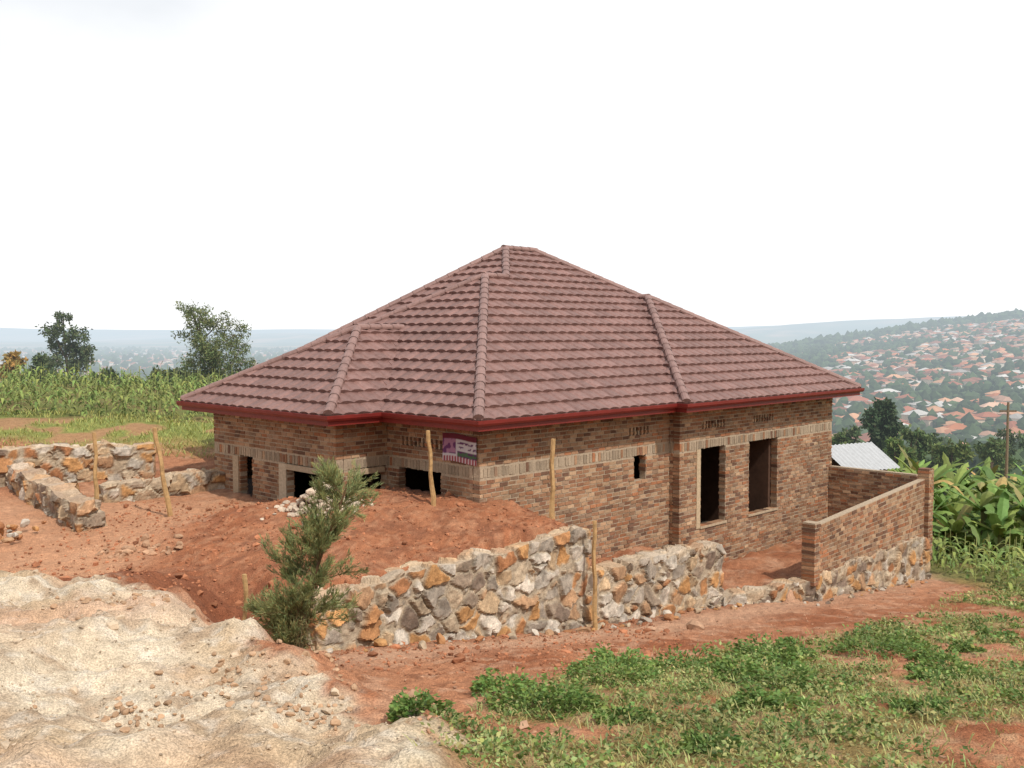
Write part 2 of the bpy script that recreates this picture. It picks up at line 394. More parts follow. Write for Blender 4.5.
# ------------------------------------------------------------------ brick courtyard fence
fe=empty('brick_fence',(OX,OY,0),ANG)
fb=MB();fm=MB()
brick_wall(fb,fm,(8.75,-2.6),(1,0),(0,-1),6.55,.1,1.32,[],zslope=.068)
brick_wall(fb,fm,(15.32,-2.398),(0,1),(1,0),2.69,-.3,1.88,[])
brick_wall(fb,fm,(8.52,-2.68),(1,0),(0,-1),.30,-.1,1.42,[],th=.34)
brick_wall(fb,fm,(15.22,-2.72),(1,0),(0,-1),.34,-.6,2.05,[],th=.34)
fb.obj('fence_bricks',M_brick,fe);fm.obj('fence_mortar',M_mortar,fe)

# ------------------------------------------------------------------ stone walls
pal=[C(180,166,150),C(214,202,186),C(200,146,100),C(212,182,146),C(146,126,110),C(222,208,190),C(198,158,122),C(168,148,128),C(214,162,108),C(204,182,154),C(188,132,92)]
def stone_wall(name,p0,p1,th,zb,zt0,zt1,res=.03,topc=C(216,190,160)):
    p0=np.array(p0,float);p1=np.array(p1,float);L=np.linalg.norm(p1-p0);d=(p1-p0)/L;nn=np.array([d[1],-d[0]])
    Hm=max(zt0,zt1)-zb
    sx,sy,sz=.44,.40,.32
    seeds=[]
    for i in range(-1,int(L/sx)+2):
        for j in range(-1,int(th/sy)+2):
            for k in range(-1,int(Hm/sz)+2):
                seeds.append(((i+R.uniform(0,1)+.5*(k%2))*sx,(j+R.uniform(.1,.9))*sy,(k+R.uniform(.05,.95))*sz))
    seeds=np.array(seeds);kd=kdtree.KDTree(len(seeds))
    for i,s in enumerate(seeds): kd.insert(s*np.array([1,1,1.25]),i)
    kd.balance()
    tilt=R.normal(0,.17,(len(seeds),3));pro=R.uniform(-.01,.04,len(seeds));sc=np.array([pal[R.randint(len(pal))]*R.uniform(.8,1.08) for _ in seeds])
    mb=MB();h=np.array([L,th,Hm])
    def surf(ax,side,u,w):
        Nu=max(2,int(h[u]/res));Nw=max(2,int(h[w]/res))
        U,Wv=np.meshgrid(np.linspace(0,h[u],Nu),np.linspace(0,h[w],Nw))
        q=np.zeros((Nu*Nw,3));q[:,u]=U.ravel();q[:,w]=Wv.ravel();q[:,ax]=side*h[ax]
        rr=.07;dn=q-np.clip(q,rr,h-rr);dn/=np.linalg.norm(dn,axis=1)[:,None]+1e-9
        disp=np.zeros(len(q));cc_=np.zeros((len(q),3))
        mort=C(208,188,162)
        wob=np.stack([fbm(q[:,0]+q[:,1],q[:,2],5,3,1)-.5,fbm(q[:,0]+q[:,1],q[:,2],5,3,2)-.5,fbm(q[:,0]+q[:,1],q[:,2],5,3,3)-.5],1)*.17
        fine=fbm(q[:,0]+q[:,1]*1.3,q[:,2]+q[:,1],9,3,6)-.5
        stain=fbm(q[:,0]+q[:,1],q[:,2],2.5,3,16)-.5
        for i in range(len(q)):
            qq=(q[i]+wob[i])*np.array([1,1,1.25])
            (c1,i1,d1),(c2,i2,d2)=kd.find_n(qq,2)
            e=d2-d1
            t=min(1,max(0,(e-.022-.04*stain[i])/.035))
            disp[i]=t*(.035+pro[i1]+float(tilt[i1]@(q[i]-seeds[i1])))+fine[i]*.035
            cc_[i]=mort*(1-t)*(.85+.5*fine[i])+sc[i1]*t*(1+.9*fine[i]+.5*stain[i])
            if .2<t<.8: cc_[i]*=.82
        if ax==2 and side==1: 
            disp*=.8;cc_=cc_*.45+topc*.55
        p=q+dn*disp[:,None]
        ztop=zt0+(zt1-zt0)*np.clip(p[:,0]/L,0,1)
        zz=zb+p[:,2]/Hm*(ztop-zb)
        zz=zz+np.clip(q[:,2]/Hm,0,1)**2*.09*(fbm(q[:,0],q[:,0]*0+3,1.7,3,31)-.5)*2
        xy=p0[None,:]+d[None,:]*p[:,0:1]-nn[None,:]*p[:,1:2]
        id_=np.arange(Nu*Nw).reshape(Nw,Nu)
        f=np.stack([id_[:-1,:-1],id_[:-1,1:],id_[1:,1:],id_[1:,:-1]],-1).reshape(-1,4)
        mb.add(np.stack([xy[:,0],xy[:,1],zz],1),f,cc_)
    surf(1,0,0,2);surf(1,1,0,2);surf(2,1,0,1);surf(0,0,1,2);surf(0,1,1,2)
    return mb.obj(name,M_stone)
stone_wall('stone_retaining_wall',W(-4.85,-1.56),W(1.46,-1.56),.45,.0,2.0,2.12,.025)
stone_wall('stone_retaining_wall',W(1.40,-1.10),W(1.40,.58),.35,.1,2.1,2.1,.05)
stone_wall('stone_retaining_wall',W(1.47,-1.52),W(6.3,-1.52),.5,-1.1,1.24,1.10,.03)
stone_wall('stone_retaining_wall',W(6.32,-1.6),W(8.70,-2.62),.4,-1.2,-.12,-.02,.04)
stone_wall('stone_retaining_wall',W(8.72,-2.66),W(15.4,-2.66),.32,-1.9,.11,.11,.04)
stone_wall('stone_boundary_wall',(-13.6,25.6),(-8.6,19.4),.45,1.6,2.75,2.55,.045,C(210,178,148))
stone_wall('stone_boundary_wall',(-13.6,23.6),(-9.2,25.2),.45,1.6,3.1,3.1,.05)
stone_wall('stone_boundary_wall',(-9.4,22.6),(-6.9,24.6),.4,1.6,2.45,2.55,.05)

# ------------------------------------------------------------------ stakes
def stake(x,y,zb,zt,lx=0,ly=0,r=.035,c=C(204,166,116)):
    mb=MB();K=7;n=8;v=[]
    for i in range(n+1):
        t=i/n;cx=lx*t+.015*math.sin(i*1.7+x);cy=ly*t+.015*math.cos(i*2.1)
        for j in range(K):
            an=2*math.pi*j/K;rr=r*(1.1-.25*t)*(1+.12*math.sin(3*j+i))
            v.append((cx+rr*math.cos(an),cy+rr*math.sin(an),(zt-zb)*t))
    f=[(i*K+j,i*K+(j+1)%K,(i+1)*K+(j+1)%K,(i+1)*K+j) for i in range(n) for j in range(K)]
    f.append([n*K+j for j in range(K)])
    mb.v.append(np.array(v));mb.f.extend([list(q) for q in f]);mb.c.append(np.tile(c,(len(v),1)));mb.n=len(v)
    return mb.obj('wooden_stake',M_wood,loc=(x,y,zb))
stake(.80,19.45,1.9,3.88,r=.05)
stake(1.60,18.75,.1,2.38,-.03,0,r=.045)
stake(-1.55,19.5,2.3,4.05,-.1,-.1,r=.045)
stake(-3.60,13.1,1.0,2.75,.02,0,r=.035)
stake(-8.9,21,1.9,3.85,r=.045)
stake(-7.3,21,1.9,3.95,-.32,0,r=.05)

# ------------------------------------------------------------------ rocks
bm=bmesh.new();bmesh.ops.create_icosphere(bm,subdivisions=2,radius=1);bm.verts.ensure_lookup_table()
IV=np.array([v_.co[:] for v_ in bm.verts]);IF=np.array([[v_.index for v_ in f_.verts] for f_ in bm.faces]);bm.free()
bm=bmesh.new();bmesh.ops.create_icosphere(bm,subdivisions=1,radius=1);bm.verts.ensure_lookup_table()
IV1=np.array([v_.co[:] for v_ in bm.verts]);IF1=np.array([[v_.index for v_ in f_.verts] for f_ in bm.faces]);bm.free()
def rock(mb,x,y,z,s,c,V=IV,Fc=IF):
    v=V.copy()
    for _ in range(7):
        nrm=R.normal(size=3);nrm/=np.linalg.norm(nrm);dd=R.uniform(.35,.8);t=v@nrm-dd;t=np.clip(t,0,None);v=v-t[:,None]*nrm
    v=v*R.uniform(.6,1.15,3);v+=R.normal(0,.03,v.shape)
    an=R.uniform(0,6.28);ca,sa=math.cos(an),math.sin(an);v=np.stack([v[:,0]*ca-v[:,1]*sa,v[:,0]*sa+v[:,1]*ca,v[:,2]*.75],1)
    mb.add(v*s+np.array([x,y,z]),Fc,c)
rk=MB()
for _ in range(4200):
    xx=R.uniform(-8,1);yy=R.uniform(6.5,15)
    if float(sandmask(np.array([xx]),np.array([yy]))[0])<.3: continue
    s=R.uniform(.008,.024)*(1+(R.rand()<.05)*2.4); rock(rk,xx,yy,float(H(xx,yy))+s*.2,s,C(222,198,170)*R.uniform(.55,1.1),IV1,IF1)
for (cx_,cy_,sg) in [(-2.6,9.3,.3),(-3.2,8.2,.22),(-4.6,11.5,.4),(-1.6,8.1,.25),(-2.2,10.2,.35)]:
    for _ in range(60):
        t=R.normal(0,sg,2);s=R.uniform(.012,.05);xx=cx_+t[0];yy=cy_+t[1];rock(rk,xx,yy,float(H(xx,yy))+s*.3,s,C(206,168,134)*R.uniform(.7,1.15))
rk.obj('sand_heap_stones',M_rock)
rk=MB()
for _ in range(4200):
    xx=R.uniform(-9,3);yy=R.uniform(12,23);aa,bb=ab(xx,yy)
    if aa>.5 and bb>.5: continue
    if sandmask(np.array([xx]),np.array([yy]))[0]>.5: continue
    s=R.uniform(.015,.045)*(1+(R.rand()<.06)*1.6);rock(rk,xx,yy,float(H(xx,yy))+s*.2,s,C(186,124,90)*R.uniform(.6,1.35),IV1,IF1)
for _ in range(1800):
    xx=R.uniform(-1.5,13);yy=R.uniform(7,26);aa,bb=ab(xx,yy)
    if bb>-1.7: continue
    s=R.uniform(.012,.04);rock(rk,xx,yy,float(H(xx,yy))+s*.2,s,C(208,160,128)*R.uniform(.6,1.2),IV1,IF1)
rk.obj('soil_clods',M_rock)
rk=MB()
for _ in range(220):
    t=R.normal(0,.33,2);xx=-3.75+t[0]*1.1;yy=19.2+t[1]*.8
    hh=.42*math.exp(-(t[0]**2+t[1]**2)/.13);rock(rk,xx,yy,float(H(xx,yy))+hh*R.uniform(.4,1),R.uniform(.05,.12),C(230,208,184)*R.uniform(.7,1.05))
rk.obj('rubble_pile',M_rock)
rk=MB()
for _ in range(120):
    xx=R.uniform(-11.2,-9.2);yy=R.uniform(16.6,19.6);s=R.uniform(.05,.16);rock(rk,xx,yy,float(H(xx,yy))+s*.4+R.uniform(0,.18),s,pal[R.randint(len(pal))])
for _ in range(40):
    xx=R.uniform(-7.6,-5.9);yy=R.normal(17.5,.25);s=R.uniform(.05,.12);rock(rk,xx,yy,float(H(xx,yy))+s*.2,s,C(214,170,136)*R.uniform(.7,1.1))
rk.obj('rubble_pile',M_rock)
rk=MB()
for aa in np.concatenate([np.linspace(-4.7,1.4,26),np.linspace(1.5,8.2,46),np.linspace(8.4,15,26)]):
    off=R.uniform(.1,.55);bb=-1.6-off-(1.1 if aa>7.5 else 0);xx,yy=W(aa+R.uniform(-.15,.15),bb);s=R.uniform(.04,.15)*(.7 if aa>5 else 1);rock(rk,xx,yy,float(H(xx,yy))+s*.35,s,pal[R.randint(len(pal))]*.95)
for (xx,yy,s) in [(3.5,18.6,.2),(.1,8.6,.10),(-.6,7.9,.09),(-.9,8.7,.1),(2.6,18.2,.12)]: rock(rk,xx,yy,float(H(xx,yy))+s*.3,s,C(200,160,130))
rk.obj('fallen_stones',M_rock)

# ------------------------------------------------------------------ foliage helpers
def leaves(mb,cen,size,col,up=.3,asp=.45,dirs=None):
    N=len(cen);d=R.normal(size=(N,3)) if dirs is None else dirs+R.normal(0,.35,(N,3));d[:,2]+=up;d/=np.linalg.norm(d,axis=1)[:,None]
    s=np.cross(d,R.normal(size=(N,3)));s/=np.linalg.norm(s,axis=1)[:,None]+1e-9
    sz=(size*R.uniform(.6,1.3,N))[:,None]
    nn=np.cross(d,s)
    v=np.stack([cen,cen+d*sz*.5+s*sz*asp*.5+nn*sz*.06,cen+d*sz,cen+d*sz*.5-s*sz*asp*.5+nn*sz*.06],1).reshape(-1,3)
    f=np.arange(4*N).reshape(N,4);mb.add(v,f,np.repeat(col,4,axis=0))
def tubepts(mb,pts,r0,r1,c,K=6):
    pts=np.array(pts,float);n=len(pts);v=[]
    for i,p in enumerate(pts):
        dd=pts[min(i+1,n-1)]-pts[max(i-1,0)];dd/=np.linalg.norm(dd)+1e-9
        s=np.cross(dd,[.3,.9,.1]);s/=np.linalg.norm(s)+1e-9;t=np.cross(dd,s);r=r0+(r1-r0)*i/(n-1)
        for j in range(K):
            an=2*math.pi*j/K;v.append(p+s*r*math.cos(an)+t*r*math.sin(an))
    f=[(i*K+j,i*K+(j+1)%K,(i+1)*K+(j+1)%K,(i+1)*K+j) for i in range(n-1) for j in range(K)]
    mb.add(v,f,c)
def blades(mb,base,az,L,w,rise,droop,col,ns=4):
    N=len(base);dx=np.stack([np.cos(az),np.sin(az),np.zeros(N)],1);sx=np.stack([-np.sin(az),np.cos(az),np.zeros(N)],1)
    vs=[]
    for i in range(ns+1):
        t=i/ns;p=base+dx*(L*t)[:,None]*.8;p[:,2]+=rise*t-droop*t*t
        ww=(w*(np.sin(math.pi*min(1,.12+.88*t))**.7+.02) if i<ns else w*.03)[:,None]*.5
        vs+= [p-sx*ww,p+sx*ww]
    v=np.stack(vs,1).reshape(-1,3);K=2*(ns+1);o=(np.arange(N)*K)[:,None]
    f=np.concatenate([np.stack([o[:,0]+2*i,o[:,0]+2*i+1,o[:,0]+2*i+3,o[:,0]+2*i+2],1) for i in range(ns)])
    mb.add(v,f,np.repeat(col,K,axis=0))
def leafcol(N,base,var=.25,yel=.15):
    c=np.tile(base,(N,1))*R.uniform(1-var,1+var,(N,1));c[:,0]*=1+R.uniform(-yel,yel*2,N);return c
def tree(name,base,clumps,n,size,gc,trunk_r=.15,mat=M_leafh,bark=C(120,100,80),asp=.5,trunk_top=None):
    mb=MB();base=np.array(base,float)
    top=np.array(trunk_top if trunk_top is not None else max(clumps,key=lambda c_:c_[2])[:3],float)
    tr=[base+(top-base)*t+np.array([math.sin(t*5)*.12,0,0])*np.linalg.norm(top-base)*.08 for t in np.linspace(0,1,8)]
    tubepts(mb,tr,trunk_r,trunk_r*.25,bark)
    tot=sum(c_[3]*c_[3]*c_[4] for c_ in clumps)
    for c_ in clumps:
        cen=np.array(c_[:3]);t=np.clip((cen[2]-base[2])/(top[2]-base[2])-.18,.12,.9);i=int(t*7);st=tr[i]
        tubepts(mb,[st,(st+cen)/2+np.array([0,0,-.05*c_[3]]),cen],trunk_r*.4,trunk_r*.08,bark,5)
        nn=max(30,int(n*c_[3]*c_[3]*c_[4]/tot))
        ns=max(6,nn//45);sc_=R.normal(size=(ns,3));sc_/=np.linalg.norm(sc_,axis=1)[:,None];sc_*=R.uniform(.45,1.0,(ns,1));sc_=cen+sc_*np.array([c_[3],c_[3],c_[4]])
        for q in sc_[::3]: tubepts(mb,[cen,(cen+q)/2,q],trunk_r*.08,trunk_r*.03,bark,4)
        k=R.randint(ns,size=nn);p=sc_[k]+R.normal(size=(nn,3))*c_[3]*.17
        br=R.uniform(.7,1.3,ns)[k][:,None]
        leaves(mb,p,np.full(nn,size),leafcol(nn,gc)*br,up=.0,asp=asp)
    return mb.obj(name,mat)
def gz(x_,y_): return float(H(x_,y_))

# ------------------------------------------------------------------ foreground plants
mb=MB()
N=22000;px=R.uniform(-1.2,20,N);py=R.uniform(6.3,27,N)
n1=fbm(px,py,.7,4,60);gmk=sm(-.6,.5,grassedge(px)-py+(n1-.5)*2.5)*sm(-.9,0,px+(n1-.5)*1.0)*sm(.40,.53,fbm(px,py,.85,4,70)+.02)
clump=fbm(px,py,2.3,2,77)
k=(R.rand(N)<gmk*sm(.36,.62,clump)*1.05)&(np.abs(px/py)<.62);px=px[k];py=py[k];pz=H(px,py)
GC=[C(146,168,94,1.3),C(120,148,78,1.3),C(166,178,114,1.3),C(98,126,64,1.3),C(160,158,104,1.3)]
tone=fbm(px,py,.9,3,101)
for i in range(len(px)):
    far=py[i]>13
    nl=R.randint(16,30) if not far else R.randint(9,16)
    hh=R.uniform(.03,.22);rr=R.uniform(.06,.17)
    th=R.uniform(0,6.28,nl);rad=rr*np.sqrt(R.rand(nl))
    cen=np.stack([px[i]+rad*np.cos(th),py[i]+rad*np.sin(th),pz[i]+hh*R.rand(nl)*(1.1-rad/rr*.5)],1)
    dirs=np.stack([np.cos(th),np.sin(th),R.uniform(-.2,.6,nl)],1)
    leaves(mb,cen,np.full(nl,.048 if not far else .075),leafcol(nl,GC[R.randint(5)]*(.62+.75*tone[i]),.3),up=.1,asp=.6,dirs=dirs)
print('plants',len(px))
mb.obj('ground_cover_plants',M_leaf)
mb=MB()
N=32000;px=R.uniform(-1.2,22,N);py=R.uniform(6.3,30,N)
n1=fbm(px,py,.7,4,60);gmk=sm(-.8,.3,grassedge(px)-py+(n1-.5)*2.5)*sm(-.9,0,px)*(.12+sm(.34,.52,fbm(px,py,.85,4,70)))
k=(R.rand(N)<gmk*.8)&(np.abs(px/py)<.6);px=px[k];py=py[k];n=len(px);rep=5
bx=np.repeat(px,rep)+R.normal(0,.04,n*rep);by=np.repeat(py,rep)+R.normal(0,.04,n*rep)
bs=np.stack([bx,by,np.repeat(H(px,py),rep)-.01],1);L=R.uniform(.04,.14,n*rep)
blades(mb,bs,R.uniform(0,6.28,n*rep),L,np.full(n*rep,.010),L*1.3,L*.6,leafcol(n*rep,C(162,168,106,1.25),.35),3)
mb.obj('grass',M_leaf)
mb=MB()
wl_=[(-.75,7.9,.30,.22),(.25,9.6,.5,.35),(1.2,11.6,.55,.4),(2.3,12.6,.5,.35),(-.1,10.4,.35,.3),(3.6,13.8,.6,.35),(1.4,12.9,.4,.3),(5.4,14.5,.7,.3),(3.1,11.0,.5,.25)]
for _ in range(26):
    yy=R.uniform(7.5,17);xx=R.uniform(0.1,yy*.5)
    if yy<float(grassedge(xx))-.5: wl_.append((xx,yy,R.uniform(.2,.45),R.uniform(.12,.28)))
for (wx,wy,wr,wh) in wl_:
    n=int(500+900*wr);th=R.uniform(0,6.28,n);rad=wr*np.sqrt(R.rand(n))*(.5+1.0*vnoise(th*1.3+wx,th*0+wy,9));cz=wh*R.rand(n)*(1-.6*(rad/wr)**2)
    lump=vnoise(wx*7+rad*np.cos(th)*9,wy+rad*np.sin(th)*9,4)
    xx=wx+rad*np.cos(th);yy=wy+rad*np.sin(th)
    cen=np.stack([xx,yy,H(xx,yy)+np.clip(cz,0,1)*(.2+1.1*lump)],1)
    leaves(mb,cen,np.full(n,.058),leafcol(n,C(116,146,74,1.3)*R.uniform(.8,1.15),.35),up=.2,asp=.6,dirs=np.stack([np.cos(th),np.sin(th),np.zeros(n)],1))
mb.obj('broadleaf_weeds',M_leaf)

# ------------------------------------------------------------------ leaning sapling
mb=MB();b0=np.array([-2.85,12.4,gz(-2.85,12.4)-.05]);HS=4.40-b0[2]
def tp(t): return b0+np.array([.74*t**1.3,.1*t,HS*.86*t])
tubepts(mb,[tp(t) for t in np.linspace(0,1,9)],.035,.010,C(120,90,66))
for i in range(52):          # main limbs fan out, then carry wispy side sprays
    t=R.uniform(.10,.97);st=tp(t)
    az=R.uniform(0,6.28);Lb=R.uniform(.5,1.15)*(1.0-.62*t)*(.75 if t<.25 else 1)
    up=R.uniform(.45,1.5);dr=np.array([math.cos(az),math.sin(az)*.85,up]);dr/=np.linalg.norm(dr)
    bend=np.array([.10,0,-.18])*Lb
    f_=lambda s_:st+dr*Lb*s_+bend*s_*s_
    tubepts(mb,[f_(s_) for s_ in np.linspace(0,1,6)],.010,.003,C(130,114,76),4)
    for j in range(9):
        s0=R.uniform(.15,1.0);q0=f_(s0);d2=dr+R.normal(0,.5,3);d2[2]+=.25;d2/=np.linalg.norm(d2);l2=R.uniform(.12,.36)*(1.2-.4*s0)
        tubepts(mb,[q0,q0+d2*l2*.5,q0+d2*l2+np.array([0,0,-.03])],.004,.002,C(140,130,84),3)
        nl=46;u_=R.uniform(0,1.1,nl);p=q0+d2*l2*u_[:,None]+R.normal(0,.014,(nl,3))
        leaves(mb,p,np.full(nl,.075),leafcol(nl,C(150,160,106,1.25)*R.uniform(.65,1.25),.3),up=.15,asp=.15,dirs=np.tile(d2,(nl,1)))
for i in range(85):
    st=tp(R.uniform(.12,.5));az=R.uniform(1.8,5.2)
    Lb=R.uniform(.25,.75);e=st+np.array([math.cos(az)*Lb*.6,math.sin(az)*Lb*.6,-R.uniform(.2,1.1)])
    e[2]=max(e[2],gz(e[0],e[1])+.03)
    tubepts(mb,[st,(st+e)/2+np.array([0,0,.1]),e],.007,.003,C(124,100,66),4)
    nl=65;s_=R.rand(nl)[:,None];p=st*(1-s_)+e*s_+R.normal(0,.035,(nl,3));leaves(mb,p,np.full(nl,.08),leafcol(nl,C(140,138,92,1.3)*R.uniform(.55,1.2),.3),up=-.4,asp=.14)
mb.obj('leaning_sapling_tree',M_leaf)

# ------------------------------------------------------------------ corn
def corn(name,px,py,hmin,hmax,gc,mat=M_leafh,lw=.09):
    mb=MB();n=len(px);pz=H(px,py);hh=R.uniform(hmin,hmax,n)*(.7+.6*fbm(px,py,.25,2,55))
    for lv in range(8):
        t=(lv+1)/8.5;bs=np.stack([px,py,pz+hh*t*.8],1);az=R.uniform(0,6.28,n);L=hh*R.uniform(.35,.6,n)
        blades(mb,bs,az,L,np.full(n,lw),L*.8,L*1.1,leafcol(n,gc,.35),4)
    o=.014
    v=np.stack([np.stack([px-o,py,pz],1),np.stack([px+o,py,pz],1),np.stack([px+o*.6,py,pz+hh],1),np.stack([px-o*.6,py,pz+hh],1)],1).reshape(-1,3)
    mb.add(v,np.arange(4*n).reshape(n,4),C(170,176,110))
    mb.obj(name,mat)
rows=[]
for yr in np.arange(33,50,1.0):
    xx=np.arange(-34,-7.5,.55);rows.append(np.stack([xx+R.normal(0,.1,len(xx)),yr+R.normal(0,.18,len(xx))],1))
rr=np.concatenate(rows);rr=rr[(rr[:,0]/rr[:,1]<-.24)&(R.rand(len(rr))<.82)];corn('corn_field',rr[:,0],rr[:,1],.5,1.15,C(140,160,86,1.35),lw=.10)
rows=[]
for yr in np.arange(25.5,38,.85):
    xx=np.arange(12.5,23,.48);rows.append(np.stack([xx+R.normal(0,.1,len(xx)),yr+R.normal(0,.15,len(xx))],1))
rr=np.concatenate(rows);rr=rr[(R.rand(len(rr))<.85)&(rr[:,0]>12.6+(rr[:,1]-25.5)*.15)];corn('corn_field',rr[:,0],rr[:,1],.5,1.3,C(146,168,90,1.35),M_leaf)
mb=MB();N=9000;px=R.uniform(-24,-7.5,N);py=R.uniform(27,34,N);L=R.uniform(.08,.25,N)
k=fbm(px,py,.7,3,60)<.56;px=px[k];py=py[k];L=L[k];N=len(px)
blades(mb,np.stack([px,py,H(px,py)],1),R.uniform(0,6.28,N),L,np.full(N,.02),L*1.3,L*.6,leafcol(N,C(168,176,100,1.3),.3),3)
mb.obj('grass',M_leaf)

# banana grove
mb=MB()
for i in range(130):
    yy=R.uniform(33,50);xx=yy*R.uniform(.392,.62)
    zb=gz(xx,yy);hh=R.uniform(.3,1.2) if i%2 else R.uniform(1.4,2.8)
    tubepts(mb,[(xx,yy,zb),(xx+.05,yy,zb+hh*.6),(xx,yy,zb+hh)],.11,.07,C(120,124,76))
    nl=8;az=R.uniform(0,6.28,nl)
    for q in range(nl):
        L=R.uniform(1.1,1.9);rise=R.uniform(1.0,2.6);dp=rise*R.uniform(.3,1.3);w=R.uniform(.3,.46)
        gcc=leafcol(1,(C(134,164,84,1.4) if R.rand()>.12 else C(176,160,100,1.4)),.35)
        ns=9;dx=np.array([math.cos(az[q]),math.sin(az[q]),0]);sx=np.array([-math.sin(az[q]),math.cos(az[q]),0]);b_=np.array([xx,yy,zb+hh*.92]);v=[]
        for s_ in range(ns+1):
            t=s_/ns;p=b_+dx*L*t*.8+np.array([0,0,rise*t-dp*t*t]);ww=w*.5*(math.sin(math.pi*min(1,.08+.92*t))**.6+.02)*(1 if s_%2 else R.uniform(.5,1))
            v+=[p-sx*ww-np.array([0,0,ww*.5]),p,p+sx*ww-np.array([0,0,ww*.5])]
        f=[(3*s_+j,3*s_+j+1,3*s_+j+4,3*s_+j+3) for s_ in range(ns) for j in range(2)]
        mb.add(v,f,gcc[0])
mb.obj('banana_grove',M_leaf)

# trees
Yt=110;cl=[]
for (px_,py_,r_,q) in [(60,318,1.0,.8),(50,330,1.5,.9),(72,334,1.5,.9),(42,344,1.2,.7),(62,350,1.9,1.0),(80,352,1.3,.8),(48,362,1.5,.9),(70,366,1.6,.9),(60,380,1.4,.9),(85,362,.9,.6)]:
    cl.append(((px_-512)/1000*Yt,Yt+R.uniform(-1,1),6-(py_-331)/1000*Yt,r_,q*.8))
tree('eucalyptus_tree',(-.450*Yt,Yt,gz(-.45*Yt,Yt)-.5),cl,4600,.40,C(96,112,76),.22,trunk_top=(-.452*Yt,Yt,8.2))
Yt=62;cl=[]
for (px_,py_,r_,q) in [(187,306,.9,.5),(196,318,1.1,.7),(190,332,1.0,.7),(214,322,1.0,.6),(228,335,1.1,.8),(208,342,1.3,.8),(240,350,.8,.6),(224,355,1.3,.9),(202,362,1.3,.8),(236,366,.9,.6),(216,378,1.5,.9),(194,380,1.0,.7)]:
    cl.append(((px_-512)/1000*Yt,Yt+R.uniform(-.8,.8),6-(py_-331)/1000*Yt,r_,q))
tree('grevillea_tree',(-.29*Yt,Yt,gz(-.29*Yt,Yt)-.3),cl,9500,.24,C(122,136,88),.16,asp=.3,trunk_top=(-.322*Yt,Yt,7.1))
def bushy(name,px_,py_top,wpx,Yt,gc,n=2600,size=.4):
    X0=(px_-512)/1000*Yt;zt=6-(py_top-331)/1000*Yt;wd=wpx/1000*Yt/2;zb=gz(X0,Yt);hh=max(zt-zb,1.0)
    cl=[(X0+R.uniform(-.65,.65)*wd,Yt+R.uniform(-.6,.6)*wd,zt-wd*.4-R.rand()*hh*.55,wd*R.uniform(.35,.55),wd*R.uniform(.3,.5)) for _ in range(9)]
    cl.append((X0,Yt,zt-wd*.35,wd*.45,wd*.38))
    tree(name,(X0,Yt,zb-.3),cl,n,size,gc*1.15,.14*wd/1.5+.05)
B='broadleaf_tree'
for q in [(158,368,48,75,C(84,98,62)),(182,374,38,70,C(96,110,66)),(98,370,38,85,C(90,106,68)),(120,378,30,85,C(110,124,76)),(34,354,38,90,C(84,102,64)),(6,352,28,80,C(166,140,78)),(246,376,34,64,C(106,122,74),2000,.3),
          (138,380,34,66,C(104,120,68),1800,.3),(72,376,38,75,C(96,112,64),1800,.3),(15,374,40,70,C(100,116,66),1800,.3),(50,380,36,68,C(94,112,66),1800,.3),(112,386,30,64,C(110,126,76),1800,.3),
          (888,402,46,80,C(76,98,66),4200,.42),(918,428,40,75,C(94,116,70),2600,.4),(940,436,40,85,C(88,110,70)),(862,428,30,95,C(94,114,74)),(960,444,40,70,C(104,124,70)),(1000,440,50,80,C(98,118,68)),(902,440,34,64,C(110,132,74)),(1012,430,40,110,C(90,110,70)),(848,436,30,80,C(100,120,72))]: bushy(B,*q)

# ------------------------------------------------------------------ shed behind
sh=empty('metal_roof_shed',(11.9,35,0),.5)
sb=MB();zb=gz(11.9,35)-.5;sb.box(-1.0,.95,-1.0,1.0,zb,1.3,C(180,150,130));sb.obj('shed_walls',M_mortar,sh)
sr=MB();xx=np.linspace(-1.3,1.25,61);rg=.02*np.sin(xx*2*np.pi/.2)
for sg in (-1,1):
    A=np.stack([xx,np.full(61,sg*1.3),1.22+rg],1);B_=np.stack([xx,np.zeros(61),2.0+rg],1);i=np.arange(60)
    sr.add(np.concatenate([A,B_]),np.stack([i,i+1,i+62,i+61],1),C(206,208,210,1.6))
sr.obj('corrugated_roof',M_plain,sh)
def pole(x_,y_,h_):
    e=empty('utility_pole',(x_,y_,gz(x_,y_)-.3));m=MB();tubepts(m,[(0,0,0),(0,0,h_)],.10,.07,C(150,130,110),8);m.box(-.5,.5,-.05,.05,h_-.6,h_-.5,C(130,112,94));m.obj('pole_and_crossarm',M_wood,e)
pole(30.2,60,7.4)

